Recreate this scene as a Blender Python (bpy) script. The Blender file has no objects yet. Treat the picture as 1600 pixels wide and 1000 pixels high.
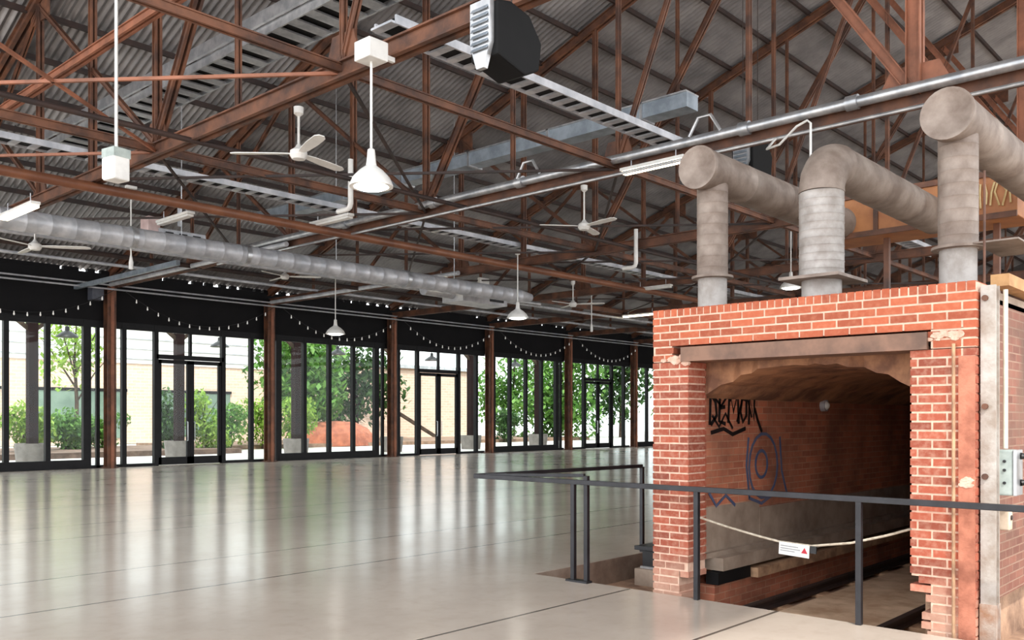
import bpy, math, random
from mathutils import Vector, Matrix
random.seed(7)
S = bpy.context.scene
COL = S.collection
PI = math.pi
H = 1.7                                    # eye height

# ------------------------------------------------------------------ helpers
def lin(c):
    return tuple(((v/255)/12.92 if v/255 <= .04045 else ((v/255+.055)/1.055)**2.4) for v in c) + (1,)

class MB:
    def __init__(s): s.v = []; s.f = []
    def add(s, vs, fs):
        n = len(s.v); s.v += [tuple(v) for v in vs]; s.f += [tuple(i+n for i in f) for f in fs]; return s
    def box(s, x0, x1, y0, y1, z0, z1):
        vs = [(x, y, z) for x in (x0, x1) for y in (y0, y1) for z in (z0, z1)]
        return s.add(vs, [(0,1,3,2),(4,6,7,5),(0,4,5,1),(2,3,7,6),(0,2,6,4),(1,5,7,3)])
    def obox(s, c, sx, sy, sz, m):
        c = Vector(c)
        vs = [c + m @ Vector((a*sx/2, b*sy/2, d*sz/2)) for a in (-1,1) for b in (-1,1) for d in (-1,1)]
        return s.add(vs, [(0,1,3,2),(4,6,7,5),(0,4,5,1),(2,3,7,6),(0,2,6,4),(1,5,7,3)])
    def extrude(s, poly, p, q, up=(0,0,1)):
        """cross-section poly [(side, up)] swept from p to q"""
        p = Vector(p); q = Vector(q); d = (q-p).normalized(); up = Vector(up)
        if abs(d.dot(up)) > .99: up = Vector((0,1,0))
        a = d.cross(up).normalized(); b = a.cross(d).normalized()
        n = len(poly)
        vs = [p + a*x + b*y for x, y in poly] + [q + a*x + b*y for x, y in poly]
        fs = [tuple(range(n))[::-1], tuple(range(n, 2*n))] + [(i, (i+1) % n, n+(i+1) % n, n+i) for i in range(n)]
        return s.add(vs, fs)
    def bar(s, p, q, w, h, up=(0,0,1), ox=0):
        return s.extrude([(ox-w/2,-h/2),(ox+w/2,-h/2),(ox+w/2,h/2),(ox-w/2,h/2)], p, q, up)
    def channels(s, p, q, w, h, t=.02, up=(0,0,1)):
        """two back-to-back channels with a gap"""
        g = w*.16
        for sg in (-1, 1):
            poly = [(sg*g,-h/2),(sg*w/2,-h/2),(sg*w/2,-h/2+t),(sg*(g+t),-h/2+t),(sg*(g+t),h/2-t),(sg*w/2,h/2-t),(sg*w/2,h/2),(sg*g,h/2)]
            s.extrude(poly if sg > 0 else poly[::-1], p, q, up)
        return s
    def ibeam(s, p, q, w, h, t=.02, up=(0,0,1)):
        a = t/2
        poly = [(-w/2,-h/2),(w/2,-h/2),(w/2,-h/2+t),(a,-h/2+t),(a,h/2-t),(w/2,h/2-t),(w/2,h/2),(-w/2,h/2),(-w/2,h/2-t),(-a,h/2-t),(-a,-h/2+t),(-w/2,-h/2+t)]
        return s.extrude(poly, p, q, up)
    def tube(s, p, q, r, n=12, r2=None):
        p = Vector(p); q = Vector(q); r2 = r if r2 is None else r2
        d = (q-p).normalized(); up = Vector((0,0,1)) if abs(d.z) < .95 else Vector((0,1,0))
        a = d.cross(up).normalized(); b = a.cross(d)
        cs = [(math.cos(2*PI*i/n), math.sin(2*PI*i/n)) for i in range(n)]
        vs = [p+(a*c+b*e)*r for c, e in cs] + [q+(a*c+b*e)*r2 for c, e in cs]
        fs = [tuple(range(n))[::-1], tuple(range(n, 2*n))] + [(i,(i+1)%n,n+(i+1)%n,n+i) for i in range(n)]
        return s.add(vs, fs)
    def path(s, pts, r, n=10, radii=None):
        """tube along a polyline with mitred rings"""
        pts = [Vector(p) for p in pts]; m = len(pts); vs = []; a = None
        for i, p in enumerate(pts):
            d = (pts[min(i+1,m-1)]-pts[max(i-1,0)]).normalized()
            if a is None:
                up = Vector((0,0,1)) if abs(d.z) < .95 else Vector((0,1,0)); a = d.cross(up).normalized()
            else:
                a = (a - d*a.dot(d)).normalized()
            b = a.cross(d); rr = radii[i] if radii else r
            k = 1.0
            vs += [p+(a*math.cos(2*PI*j/n)+b*math.sin(2*PI*j/n))*rr*k for j in range(n)]
        fs = [tuple(range(n))[::-1], tuple(range((m-1)*n, m*n))]
        for i in range(m-1):
            fs += [(i*n+j, i*n+(j+1)%n, (i+1)*n+(j+1)%n, (i+1)*n+j) for j in range(n)]
        return s.add(vs, fs)
    def lathe(s, prof, c=(0,0,0), n=24):
        c = Vector(c); vs = []
        for r, z in prof: vs += [c+Vector((r*math.cos(2*PI*j/n), r*math.sin(2*PI*j/n), z)) for j in range(n)]
        fs = []
        for i in range(len(prof)-1):
            fs += [(i*n+j, i*n+(j+1)%n, (i+1)*n+(j+1)%n, (i+1)*n+j) for j in range(n)]
        if prof[0][0] > 1e-4: fs.append(tuple(range(n))[::-1])
        if prof[-1][0] > 1e-4: fs.append(tuple(range((len(prof)-1)*n, len(prof)*n)))
        return s.add(vs, fs)
    def ball(s, c, r, n=8):
        return s.lathe([(r*math.sin(PI*i/(n//2+1)) if 0 < i < n//2+1 else 1e-5, -r*math.cos(PI*i/(n//2+1))) for i in range(n//2+2)], c, n)
    def build(s, name, mat, parent=None, smooth=False, bevel=0, **props):
        me = bpy.data.meshes.new(name); me.from_pydata(s.v, [], s.f); me.update()
        if smooth: me.polygons.foreach_set('use_smooth', [True]*len(me.polygons))
        o = bpy.data.objects.new(name, me); COL.objects.link(o)
        if mat: me.materials.append(mat)
        if parent: o.parent = parent
        if smooth:
            try: me.set_sharp_from_angle(angle=math.radians(40))
            except Exception: pass
        if bevel:
            b = o.modifiers.new('edge', 'BEVEL'); b.width = bevel; b.segments = 2; b.limit_method = 'ANGLE'
        for k, v in props.items(): o[k] = v
        return o

def tag(o, label=None, cat=None, group=None, kind=None):
    if label: o['label'] = label
    if cat: o['category'] = cat
    if group: o['group'] = group
    if kind: o['kind'] = kind
    return o
def thing(name, label, cat, loc=(0,0,0), rz=0, group=None, kind='thing'):
    o = bpy.data.objects.new(name, None); COL.objects.link(o); o.empty_display_size = .2
    o.location = loc; o.rotation_euler = (0,0,rz)
    return tag(o, label, cat, group, kind)
def struct(name, loc=(0,0,0)):
    o = bpy.data.objects.new(name, None); COL.objects.link(o); o.location = loc; o['kind'] = 'structure'; return o
def dup(root, loc, rz=None, label=None, group=None, parent=None):
    r = root.copy(); COL.objects.link(r)
    if parent: r.parent = parent
    else:
        r.location = loc
        if rz is not None: r.rotation_euler = (0,0,rz)
    if label: r['label'] = label
    if group: r['group'] = group
    for ch in list(root.children): dup(ch, None, parent=r)
    return r

# ------------------------------------------------------------------ materials
def newmat(name):
    m = bpy.data.materials.new(name); m.use_nodes = True
    return m, m.node_tree.nodes, m.node_tree.links, m.node_tree.nodes['Principled BSDF']
def mixnode(nt, fac, a, b):
    n = nt.nodes.new('ShaderNodeMix'); n.data_type = 'RGBA'
    if isinstance(fac, float): n.inputs[0].default_value = fac
    else: nt.links.new(fac, n.inputs[0])
    for i, c in ((6, a), (7, b)):
        if isinstance(c, tuple): n.inputs[i].default_value = c
        else: nt.links.new(c, n.inputs[i])
    return n.outputs[2]
def noise(nt, scale, detail=4, vec=None, rough=.6):
    n = nt.nodes.new('ShaderNodeTexNoise'); n.inputs['Scale'].default_value = scale; n.inputs['Detail'].default_value = detail
    n.inputs['Roughness'].default_value = rough
    if vec is None:
        tc = nt.nodes.new('ShaderNodeTexCoord'); vec = tc.outputs['Object']
    nt.links.new(vec, n.inputs['Vector']); return n.outputs['Fac']
def ramp(nt, fac, lo, hi):
    n = nt.nodes.new('ShaderNodeMapRange'); n.inputs[1].default_value = lo; n.inputs[2].default_value = hi
    nt.links.new(fac, n.inputs[0]); return n.outputs[0]
def mathn(nt, op, a, b=None):
    n = nt.nodes.new('ShaderNodeMath'); n.operation = op
    for i, c in enumerate((a, b)):
        if c is None: continue
        if isinstance(c, (int, float)): n.inputs[i].default_value = c
        else: nt.links.new(c, n.inputs[i])
    return n.outputs[0]
def bump(nt, bsdf, h, strength=.3, dist=.02):
    n = nt.nodes.new('ShaderNodeBump'); n.inputs['Strength'].default_value = strength; n.inputs['Distance'].default_value = dist
    nt.links.new(h, n.inputs['Height']); nt.links.new(n.outputs[0], bsdf.inputs['Normal'])
def two_tone(name, c1, c2, scale=3, rough=.6, metal=0, lo=.38, hi=.62, bmp=0, bscale=40, spec=.5):
    m, N, L, b = newmat(name); nt = m.node_tree
    f = ramp(nt, noise(nt, scale, 6), lo, hi)
    L.new(mixnode(nt, f, lin(c1), lin(c2)), b.inputs['Base Color'])
    b.inputs['Roughness'].default_value = rough; b.inputs['Metallic'].default_value = metal
    b.inputs['Specular IOR Level'].default_value = spec
    if bmp: bump(nt, b, noise(nt, bscale, 5), bmp)
    return m
def emit(name, col, strength):
    m, N, L, b = newmat(name); b.inputs['Base Color'].default_value = lin(col)
    b.inputs['Emission Color'].default_value = lin(col); b.inputs['Emission Strength'].default_value = strength; return m

RUST = two_tone('rusty_steel', (116,74,52), (70,46,36), 2.2, .6, 0, bmp=.15)
RUSTO = two_tone('orange_rust_steel', (160,102,76), (122,78,58), 2.0, .6, 0, bmp=.15)
RUSTD = two_tone('dark_rust_steel', (60,42,36), (42,32,30), 2.0, .65, 0)
BROWNP = two_tone('brown_painted_pipe', (132,84,58), (108,66,46), 1.5, .4)
BLACK = two_tone('black_metal', (30,29,31), (22,21,23), 6, .45)
HBLK = two_tone('matt_black_casing', (13,12,13), (9,9,10), 6, .7, spec=.25)
RAILM = two_tone('rail_black_steel', (46,45,49), (35,34,37), 5, .35, .3)
FRAME = two_tone('dark_frame_metal', (28,27,29), (22,21,23), 4, .55, spec=.25)
HEAD = two_tone('dark_header_cladding', (21,19,21), (16,15,17), 1.5, .7, spec=.2)
ROOFM = two_tone('corrugated_sheet', (164,160,160), (126,123,124), .8, .4, .4, .35, .65)
SILVER = two_tone('galvanised_metal', (205,205,206), (168,170,174), 4, .32, .75)
DUCTG = two_tone('spiral_duct_metal', (206,206,210), (172,174,180), 3, .4, .3)
BLUEG = two_tone('bluish_galvanised', (172,182,192), (140,150,160), 3, .4, .5)
WHITE = two_tone('white_enamel', (232,230,226), (218,216,212), 5, .35)
PINKW = two_tone('pinkish_white_paint', (222,196,192), (205,176,172), 5, .5)
FLUE = two_tone('kiln_flue_metal', (152,138,128), (114,98,88), 3.5, .6, .15, .35, .65, bmp=.1)
FLUEL = two_tone('light_flue_metal', (176,170,166), (146,138,132), 5, .55, .2, bmp=.1)
ORANGE = two_tone('rust_orange_plate', (190,128,78), (150,92,56), 2.5, .6, 0, .3, .7)
CONC = two_tone('pit_concrete', (168,150,134), (130,112,98), 2.0, .8, bmp=.2, bscale=12)
TIMBER = two_tone('old_timber', (192,154,120), (142,108,84), 5, .75, bmp=.2)
SOIL = two_tone('pit_dirt', (184,150,124), (130,102,84), 3, .95, bmp=.5, bscale=18)
LAMP = emit('lit_lamp', (255,250,238), 7.0)
TUBEM = emit('lit_fluorescent', (255,240,205), 5.0)
BULB = emit('festoon_glow', (235,232,226), .12)
TREAD = two_tone('bare_branch', (84,70,60), (58,48,42), 3, .9, spec=.2)
SWG = two_tone('grey_green_enamel', (176,186,180), (150,160,156), 6, .4)
REDP = two_tone('red_sign_paint', (190,40,60), (180,36,54), 6, .5)
GREYP = two_tone('grey_print', (150,150,152), (140,140,142), 6, .6)
INK = two_tone('black_spray_paint', (22,18,18), (30,24,24), 8, .5)
BLUEINK = two_tone('blue_spray_paint', (70,84,118), (92,96,120), 8, .6)
PALEINK = two_tone('pale_spray_paint', (214,190,140), (190,160,110), 8, .6)
ROPE = two_tone('pale_rope_fibre', (200,188,170), (170,156,138), 30, .8)

def brick_mat(name, c1, c2, mort, orient, bw=.225, rh=.0735, dirt=None, mortar=.008, rough=.8, z0=0):
    """brick courses as a node pattern: orient 'wall' runs along x+y / z, 'up' stands bricks on end"""
    m, N, L, b = newmat(name); nt = m.node_tree
    tc = N.new('ShaderNodeTexCoord'); sx = N.new('ShaderNodeSeparateXYZ'); L.new(tc.outputs['Object'], sx.inputs[0])
    u = mathn(nt, 'ADD', sx.outputs[0], sx.outputs[1]); z = mathn(nt, 'ADD', sx.outputs[2], 5.0-z0)
    cb = N.new('ShaderNodeCombineXYZ'); L.new(u, cb.inputs[0]); L.new(z, cb.inputs[1])
    br = N.new('ShaderNodeTexBrick'); L.new(cb.outputs[0], br.inputs['Vector'])
    br.inputs['Scale'].default_value = 1; br.inputs['Brick Width'].default_value = bw; br.inputs['Row Height'].default_value = rh
    br.inputs['Mortar Size'].default_value = mortar; br.inputs['Mortar Smooth'].default_value = .2
    br.inputs['Color1'].default_value = lin(c1); br.inputs['Color2'].default_value = lin(c2); br.inputs['Mortar'].default_value = lin(mort)
    col = br.outputs['Color']
    f = ramp(nt, noise(nt, 5, 6), .35, .75)
    col = mixnode(nt, mathn(nt, 'MULTIPLY', f, .35), col, lin(mort))
    if dirt: col = mixnode(nt, mathn(nt, 'MULTIPLY', ramp(nt, noise(nt, 1.3, 6), .4, .65), .75), col, lin(dirt))
    L.new(col, b.inputs['Base Color']); b.inputs['Roughness'].default_value = rough
    bump(nt, b, mathn(nt, 'ADD', mathn(nt, 'MULTIPLY', br.outputs['Fac'], -1.0), mathn(nt, 'MULTIPLY', noise(nt, 60, 3), .4)), .5, .008)
    return m
BRICKT = brick_mat('tunnel_brick', (206,122,90), (166,92,68), (196,146,118), 'wall', dirt=(120,78,60), mortar=.006)
BRICKS = brick_mat('side_wall_brick', (140,84,68), (112,66,54), (150,118,100), 'wall', dirt=(110,84,70), mortar=.007)
BRICKFAR = brick_mat('pale_outdoor_brick', (222,190,168), (208,172,150), (228,208,192), 'wall', bw=.6, rh=.22, mortar=.02)

def brick_unit_mat(name, c1, c2, pale, z_pale=None):
    """one colour per brick (mesh island) with grain; optional lime bloom low on the pier"""
    m, N, L, b = newmat(name); nt = m.node_tree
    g = N.new('ShaderNodeNewGeometry')
    col = mixnode(nt, g.outputs['Random Per Island'], lin(c1), lin(c2))
    col = mixnode(nt, mathn(nt, 'MULTIPLY', ramp(nt, noise(nt, 22, 5), .45, .75), .3), col, lin(pale))
    if z_pale:
        tc = N.new('ShaderNodeTexCoord'); sx = N.new('ShaderNodeSeparateXYZ'); L.new(tc.outputs['Object'], sx.inputs[0])
        low = ramp(nt, mathn(nt, 'ADD', sx.outputs[2], mathn(nt, 'MULTIPLY', noise(nt, 4, 4), .6)), z_pale[0], z_pale[1])
        keep = mathn(nt, 'MULTIPLY', low, z_pale[2])
        col = mixnode(nt, keep, col, lin(pale))
    L.new(col, b.inputs['Base Color']); b.inputs['Roughness'].default_value = .82
    bump(nt, b, noise(nt, 70, 4), .35, .006)
    return m
BRK = brick_unit_mat('kiln_face_brick', (188,98,66), (150,74,50), (210,146,114))
BRKP = brick_unit_mat('kiln_pier_brick', (172,86,62), (132,65,48), (218,184,160), (.75, .15, .75))
MORT = two_tone('pink_lime_mortar', (232,198,176), (214,174,152), 12, .9, bmp=.3, bscale=60)
LIME = two_tone('white_lime_patch', (222,190,170), (196,156,136), 14, .9, bmp=.4, bscale=30)

def floor_mat():
    m, N, L, b = newmat('polished_concrete'); nt = m.node_tree
    tc = N.new('ShaderNodeTexCoord'); sx = N.new('ShaderNodeSeparateXYZ'); L.new(tc.outputs['Object'], sx.inputs[0])
    f = ramp(nt, noise(nt, .35, 8, tc.outputs['Object'], .65), .3, .7)
    col = mixnode(nt, f, lin((206,192,178)), lin((180,166,153)))
    col = mixnode(nt, mathn(nt, 'MULTIPLY', ramp(nt, noise(nt, 6, 6, tc.outputs['Object']), .5, .8), .3), col, lin((158,143,130)))
    j = None
    for y in (2.05, 3.63, 5.2, 8.43, 10.07, 13.3, 14.9, 18.1, 19.7, 22.9, 26.1):
        d = mathn(nt, 'LESS_THAN', mathn(nt, 'ABSOLUTE', mathn(nt, 'SUBTRACT', sx.outputs[1], y)), .016)
        j = d if j is None else mathn(nt, 'MAXIMUM', j, d)
    col = mixnode(nt, mathn(nt, 'MULTIPLY', j, .9), col, lin((70,62,56)))
    L.new(col, b.inputs['Base Color'])
    r = mathn(nt, 'ADD', mathn(nt, 'MULTIPLY', noise(nt, .6, 4, tc.outputs['Object']), .10), .125)
    L.new(r, b.inputs['Roughness']); b.inputs['Specular IOR Level'].default_value = .55
    bump(nt, b, noise(nt, .8, 2, tc.outputs['Object']), .03, .02)
    return m
FLOOR = floor_mat()

def glass_mat():
    m = bpy.data.materials.new('window_glass'); m.use_nodes = True; nt = m.node_tree; N = nt.nodes; L = nt.links
    for n in list(N): N.remove(n)
    out = N.new('ShaderNodeOutputMaterial'); mx = N.new('ShaderNodeMixShader'); tr = N.new('ShaderNodeBsdfTransparent'); gl = N.new('ShaderNodeBsdfGlossy')
    lw = N.new('ShaderNodeLayerWeight'); lw.inputs[0].default_value = .5; fr_ = mathn(nt, 'ADD', mathn(nt, 'MULTIPLY', mathn(nt, 'POWER', lw.outputs['Facing'], 5.0), .6), .012); gl.inputs['Roughness'].default_value = .02
    tr.inputs[0].default_value = (.93,.96,.95,1)
    L.new(fr_, mx.inputs[0]); L.new(tr.outputs[0], mx.inputs[1]); L.new(gl.outputs[0], mx.inputs[2]); L.new(mx.outputs[0], out.inputs[0])
    return m
GLASS = glass_mat()

def leaf_mat(name, c1, c2):
    m, N, L, b = newmat(name); nt = m.node_tree
    g = N.new('ShaderNodeNewGeometry')
    L.new(mixnode(nt, g.outputs['Random Per Island'], lin(c1), lin(c2)), b.inputs['Base Color'])
    b.inputs['Roughness'].default_value = .6; b.inputs['Subsurface Weight'].default_value = 0
    tr = N.new('ShaderNodeBsdfTranslucent'); L.new(mixnode(nt, g.outputs['Random Per Island'], lin(c1), lin(c2)), tr.inputs[0])
    mx = N.new('ShaderNodeMixShader'); mx.inputs[0].default_value = .35
    L.new(b.outputs[0], mx.inputs[1]); L.new(tr.outputs[0], mx.inputs[2]); L.new(mx.outputs[0], N['Material Output'].inputs[0])
    return m
LEAFD = leaf_mat('deep_green_leaf', (44,78,38), (82,118,60))
LEAFM = leaf_mat('mid_green_leaf', (70,116,46), (118,160,74))
LEAFY = leaf_mat('yellow_green_leaf', (112,152,48), (160,186,84))

# ------------------------------------------------------------------ camera
cam = bpy.data.cameras.new('camera'); co = bpy.data.objects.new('camera', cam); COL.objects.link(co)
co.location = (0,0,H); co.rotation_euler = (PI/2, 0, math.radians(-47.6))
cam.sensor_width = 36; cam.lens = 1404/1600*36; cam.shift_y = 155/1600; cam.clip_end = 400
S.camera = co

# ------------------------------------------------------------------ dimensions
WY = 31.8                                   # glazed wall
BAY = 6.36
TX = [7.47 + BAY*k for k in range(-2, 11)]  # truss lines
XE = 7.47 + BAY*10                          # far gable
RIDGE = 4.56
PAN = 2.68
def roof_z(y):
    return 6.95 + .365*(WY-y) if y >= RIDGE else roof_z(2*RIDGE-y)

# ------------------------------------------------------------------ floor and pit
PX0, PX1, PY0, PY1 = 7.46, 19.0, .9, 6.5
f = MB()
f.box(-12, PX0, -24, WY+.2, -.5, 0); f.box(PX1, XE, -24, WY+.2, -.5, 0)
f.box(PX0, PX1, PY1, WY+.2, -.5, 0); f.box(PX0, PX1, -24, PY0, -.5, 0)
f.build('floor', FLOOR, kind='structure')
MB().box(PX0-.1, PX1+.1, PY0-.1, PY1+.1, -.5, -.3).build('floor_pit', SOIL, kind='structure')
t_ = MB(); t_.box(PX0, PX1, PY1-.012, PY1-.002, -.3, -.004); t_.box(PX0+.002, PX0+.012, PY0, PY1-.02, -.3, -.004)
t_.build('trim_pit_edge', CONC, kind='structure')

# ------------------------------------------------------------------ roof (real corrugations)
def corrugated(y0, y1, name):
    wl, amp, per = .18, .04, 8
    x0, x1 = -4, XE; n = int((x1-x0)/wl*per)
    rows = [y0, (y0+y1)/2, y1]; vs = []; fs = []
    for y in rows:
        for i in range(n+1): vs.append((x0+i*wl/per, y, roof_z(y)+amp*math.sin(2*PI*i/per)))
    for r in range(2):
        for i in range(n): a = r*(n+1)+i; fs.append((a, a+1, a+n+2, a+n+1))
    return MB().add(vs, fs).build(name, ROOFM, smooth=True, kind='structure')
corrugated(WY+.16, RIDGE, 'ceiling')
corrugated(RIDGE, -5.0, 'ceiling_rear')

# purlins
pur = None
k = 0
y = WY-1.2
while y > RIDGE+.8:
    o = MB().bar((-4, 0, 0), (XE-.2, 0, 0), .07, .13).build('purlin', RUSTD) if pur is None else pur.copy()
    if pur is None:
        pur = o; tag(o, 'dark rusty steel purlin running lengthwise under the corrugated roof', 'purlin', 'roof purlins', 'thing')
    else: COL.objects.link(o)
    o.location = (0, y, roof_z(y)-.115); y -= PAN/2
    k += 1

# ------------------------------------------------------------------ trusses
BZ = 6.42
def truss():
    t = thing('roof_truss', '', 'truss')
    MB().channels((0, WY-.25, BZ), (0, -7, BZ), .22, .24, .025).build('bottom_chord', RUST, t)
    e = .31
    MB().channels((0, WY-.1, roof_z(WY-.1)-e+.1), (0, RIDGE, roof_z(RIDGE)-e), .24, .24, .025).build('top_chord', RUST, t)
    MB().channels((0, RIDGE, roof_z(RIDGE)-e), (0, -7, roof_z(-7)-e), .3, .28, .025).build('top_chord', RUST, t)
    for k in range(0, 10):
        yy = RIDGE + PAN*k; w = .23 if k == 0 else (.13 if k in (4, 5, 6) else .085)
        MB().channels((0, yy, BZ+.05), (0, yy, roof_z(yy)-e-.05), w, w*.9, .018).build('vertical_post', RUSTO if k == 0 else RUST, t)
    for a, b in ((0,2),(4,2),(4,6),(8,6),(6,7.4),(2,.6)):
        ya, yb = RIDGE+PAN*a, RIDGE+PAN*b
        za = BZ+.1 if a in (0,4,8) else BZ+.1
        if a in (6, 2): za = BZ+.1
        w = .15 if a in (0, 4) and b == 2 else .09
        MB().channels((0, ya, za), (0, yb, roof_z(yb)-e-.1), w, w, .016).build('diagonal_brace', RUSTO if a == 0 else RUST, t)
    for k in (0, 2, 4, 6, 8):
        yy = RIDGE+PAN*k; hw = .62 if k == 0 else .42
        MB().extrude([(-hw,-.12),(hw,-.12),(hw*.55,.42),(-hw*.55,.42)], (-.016, yy, BZ+.1), (.016, yy, BZ+.1)).build('gusset_plate', RUSTO if k == 0 else RUST, t)
    for k in (2, 6):
        yy = RIDGE+PAN*k
        MB().extrude([(-.5,-.42),(.5,-.42),(.5,.1),(-.5,.1)], (-.016, yy, roof_z(yy)-e), (.016, yy, roof_z(yy)-e)).build('gusset_plate', RUST, t)
    return t
T0 = truss()
TL = {2: 'rust-brown roof truss nearest in view, crossing above the white dish pendant',
      3: 'rust-brown roof truss whose bottom chord carries the long silver pipe',
      4: 'rust-brown roof truss next behind the one with the silver pipe',
      5: 'rusty roof truss second behind the one with the silver pipe',
      6: 'rusty roof truss third behind the one with the silver pipe',
      7: 'dark rusty roof truss fourth behind the one with the silver pipe',
      8: 'dark rusty roof truss fifth behind the one with the silver pipe',
      9: 'dark rusty roof truss sixth behind the one with the silver pipe',
      10: 'dark rusty roof truss seventh behind the one with the silver pipe',
      11: 'dark rusty roof truss far down the hall, last but one before the gable'}
first = True
for i, x in enumerate(TX[:-1]):
    if i < 2: continue
    if first: T0.location = (x,0,0); T0['label'] = TL[i]; T0['group'] = 'roof trusses'; first = False
    else: dup(T0, (x,0,0), label=TL[i])

# lengthwise beams and horizontal wind bracing
def xbar(name, y, z, w, h, label, cat, mat=RUST, x0=-4, x1=XE-.2):
    return tag(MB().channels((x0, y, z), (x1, y, z), w, h).build(name, mat), label, cat, kind='thing')
xbar('tie_beam', RIDGE+2*PAN, BZ+.03, .11, .12, 'rusty steel beam running lengthwise past the black ceiling heater', 'beam')
xbar('tie_beam', RIDGE+4*PAN, BZ+.03, .13, .14, 'rusty steel beam running lengthwise at mid height left of the hanging floodlight', 'beam')
xbar('tie_beam', RIDGE+7*PAN, BZ+.03, .18, .18, 'rusty steel beam running lengthwise next to the grey round duct', 'beam')
MB().tube((-6, RIDGE+5*PAN-.2, 6.2), (XE, RIDGE+5*PAN-.2, 6.2), .1, 14).build('ceiling_pipe', BROWNP, smooth=True,
    label='long brown painted round pipe running the hall below the trusses', category='pipe', kind='thing')
for i in range(1, 7):
    x1 = TX[i+1]; x0 = TX[i]
    for (ya, yb) in ((2,5),(4,2),(4,7),(7,4)):
        MB().bar((x1, RIDGE+PAN*ya, BZ-.02), (x0, RIDGE+PAN*yb, BZ-.02), .045, .045).build('bracing_bar', RUSTO if (ya, i) in ((2,1),(4,1)) else RUSTD,
            label='thin rusty bracing bar crossing flat between two roof trusses', category='bracing bar', group='wind bracing bars', kind='thing')
MB().channels((7.05, 27.0, 8.5), (7.05, 6.0, 8.5), .16, .16).build('tie_strut', RUSTO,
    label='pale rusty double bar slanting across the top left corner of the roof', category='strut', kind='thing')

# silver pipe on the second truss with clamps
sx = TX[3]-.22
sp = thing('sprinkler_main', 'shiny silver pipe along the bottom chord of the second truss', 'pipe', (sx, 0, 6.52))
MB().tube((0, -6, 0), (0, 23.5, 0), .085, 14).build('pipe_run', SILVER, sp, True)
for yy in (2.2, 5.4, 7.2, 12.2, 14.8, 18.0): MB().tube((0, yy-.09, 0), (0, yy+.09, 0), .115, 14).build('coupling', SILVER, sp, True)
for yy in (7.9, 11.9): MB().path([(-.1, yy+.3, .05), (-.1, yy+.12, .34), (-.1, yy-.12, .34), (-.1, yy-.3, .05)], .03, 8).build('hanger_loop', SILVER, sp, True)
MB().tube((sx-.06, -6, 6.22), (sx-.06, 24, 6.22), .03, 8).build('conduit', SILVER, smooth=True, label='thin silver conduit slung just below the long silver pipe', category='conduit', kind='thing')

# ------------------------------------------------------------------ glazed wall
wh = MB(); wh.box(TX[0], XE-.12, WY-.12, WY+.12, 5.14, 6.78)
wh.build('wall_left', HEAD, kind='structure')
random.seed(9); te = MB(); xx = 0.0
while xx < XE-1:
    L_ = random.choice((.25,.3,.4,.9,2.2)) if int(xx/BAY*2+.3) % 2 else random.choice((.25,.3,.3,.5))
    te.box(xx, xx+L_, WY-.1, WY+.1, 6.785, 6.9); xx += L_+random.choice((.12,.2,.3))
te.build('added_eave_blocks', HEAD, kind='structure')  # blocks added at random spacing to split the eaves daylight into dashes
MB().box(XE-.1, XE+.1, -24, WY+.2, 0, 17).build('wall_back', two_tone('gable_cladding', (92,86,84), (80,75,73), 1, .8), kind='structure')
cn = 0
CL = {1: None}
col0 = None
for i, x in enumerate(TX):
    if i < 3 or i > 8: continue
    if col0 is None:
        c = thing('steel_column', '', 'column', group='columns of the glazed wall')
        MB().ibeam((0, 0, 0), (0, 0, 6.3), .3, .34, .05, up=(0,1,0)).build('shaft', RUST, c)
        MB().box(-.22, .22, -.22, .22, 0, .04).build('base_plate', RUST, c)
        MB().box(-.05, .05, -.24, -.18, 0, 6.3).build('conduit', RUSTO, c)
        col0 = c
    else: c = dup(col0, (0,0,0))
    c.location = (x-.16, WY-.35, 0)
    c['label'] = {2:'rusty steel column left of the first glazed bay, outside the picture edge', 3:'rusty steel column between the leftmost glazing and the first pair of doors', 4:'rusty steel column right of the first pair of glass doors',
        5:'rusty steel column left of the second pair of glass doors', 6:'rusty steel column right of the second pair of glass doors',
        7:'rusty steel column left of the third pair of glass doors', 8:'rusty steel column right of the third pair, close to the kiln pier'}.get(i, 'rusty steel column of the glazed wall hidden beyond the kiln')

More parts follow.
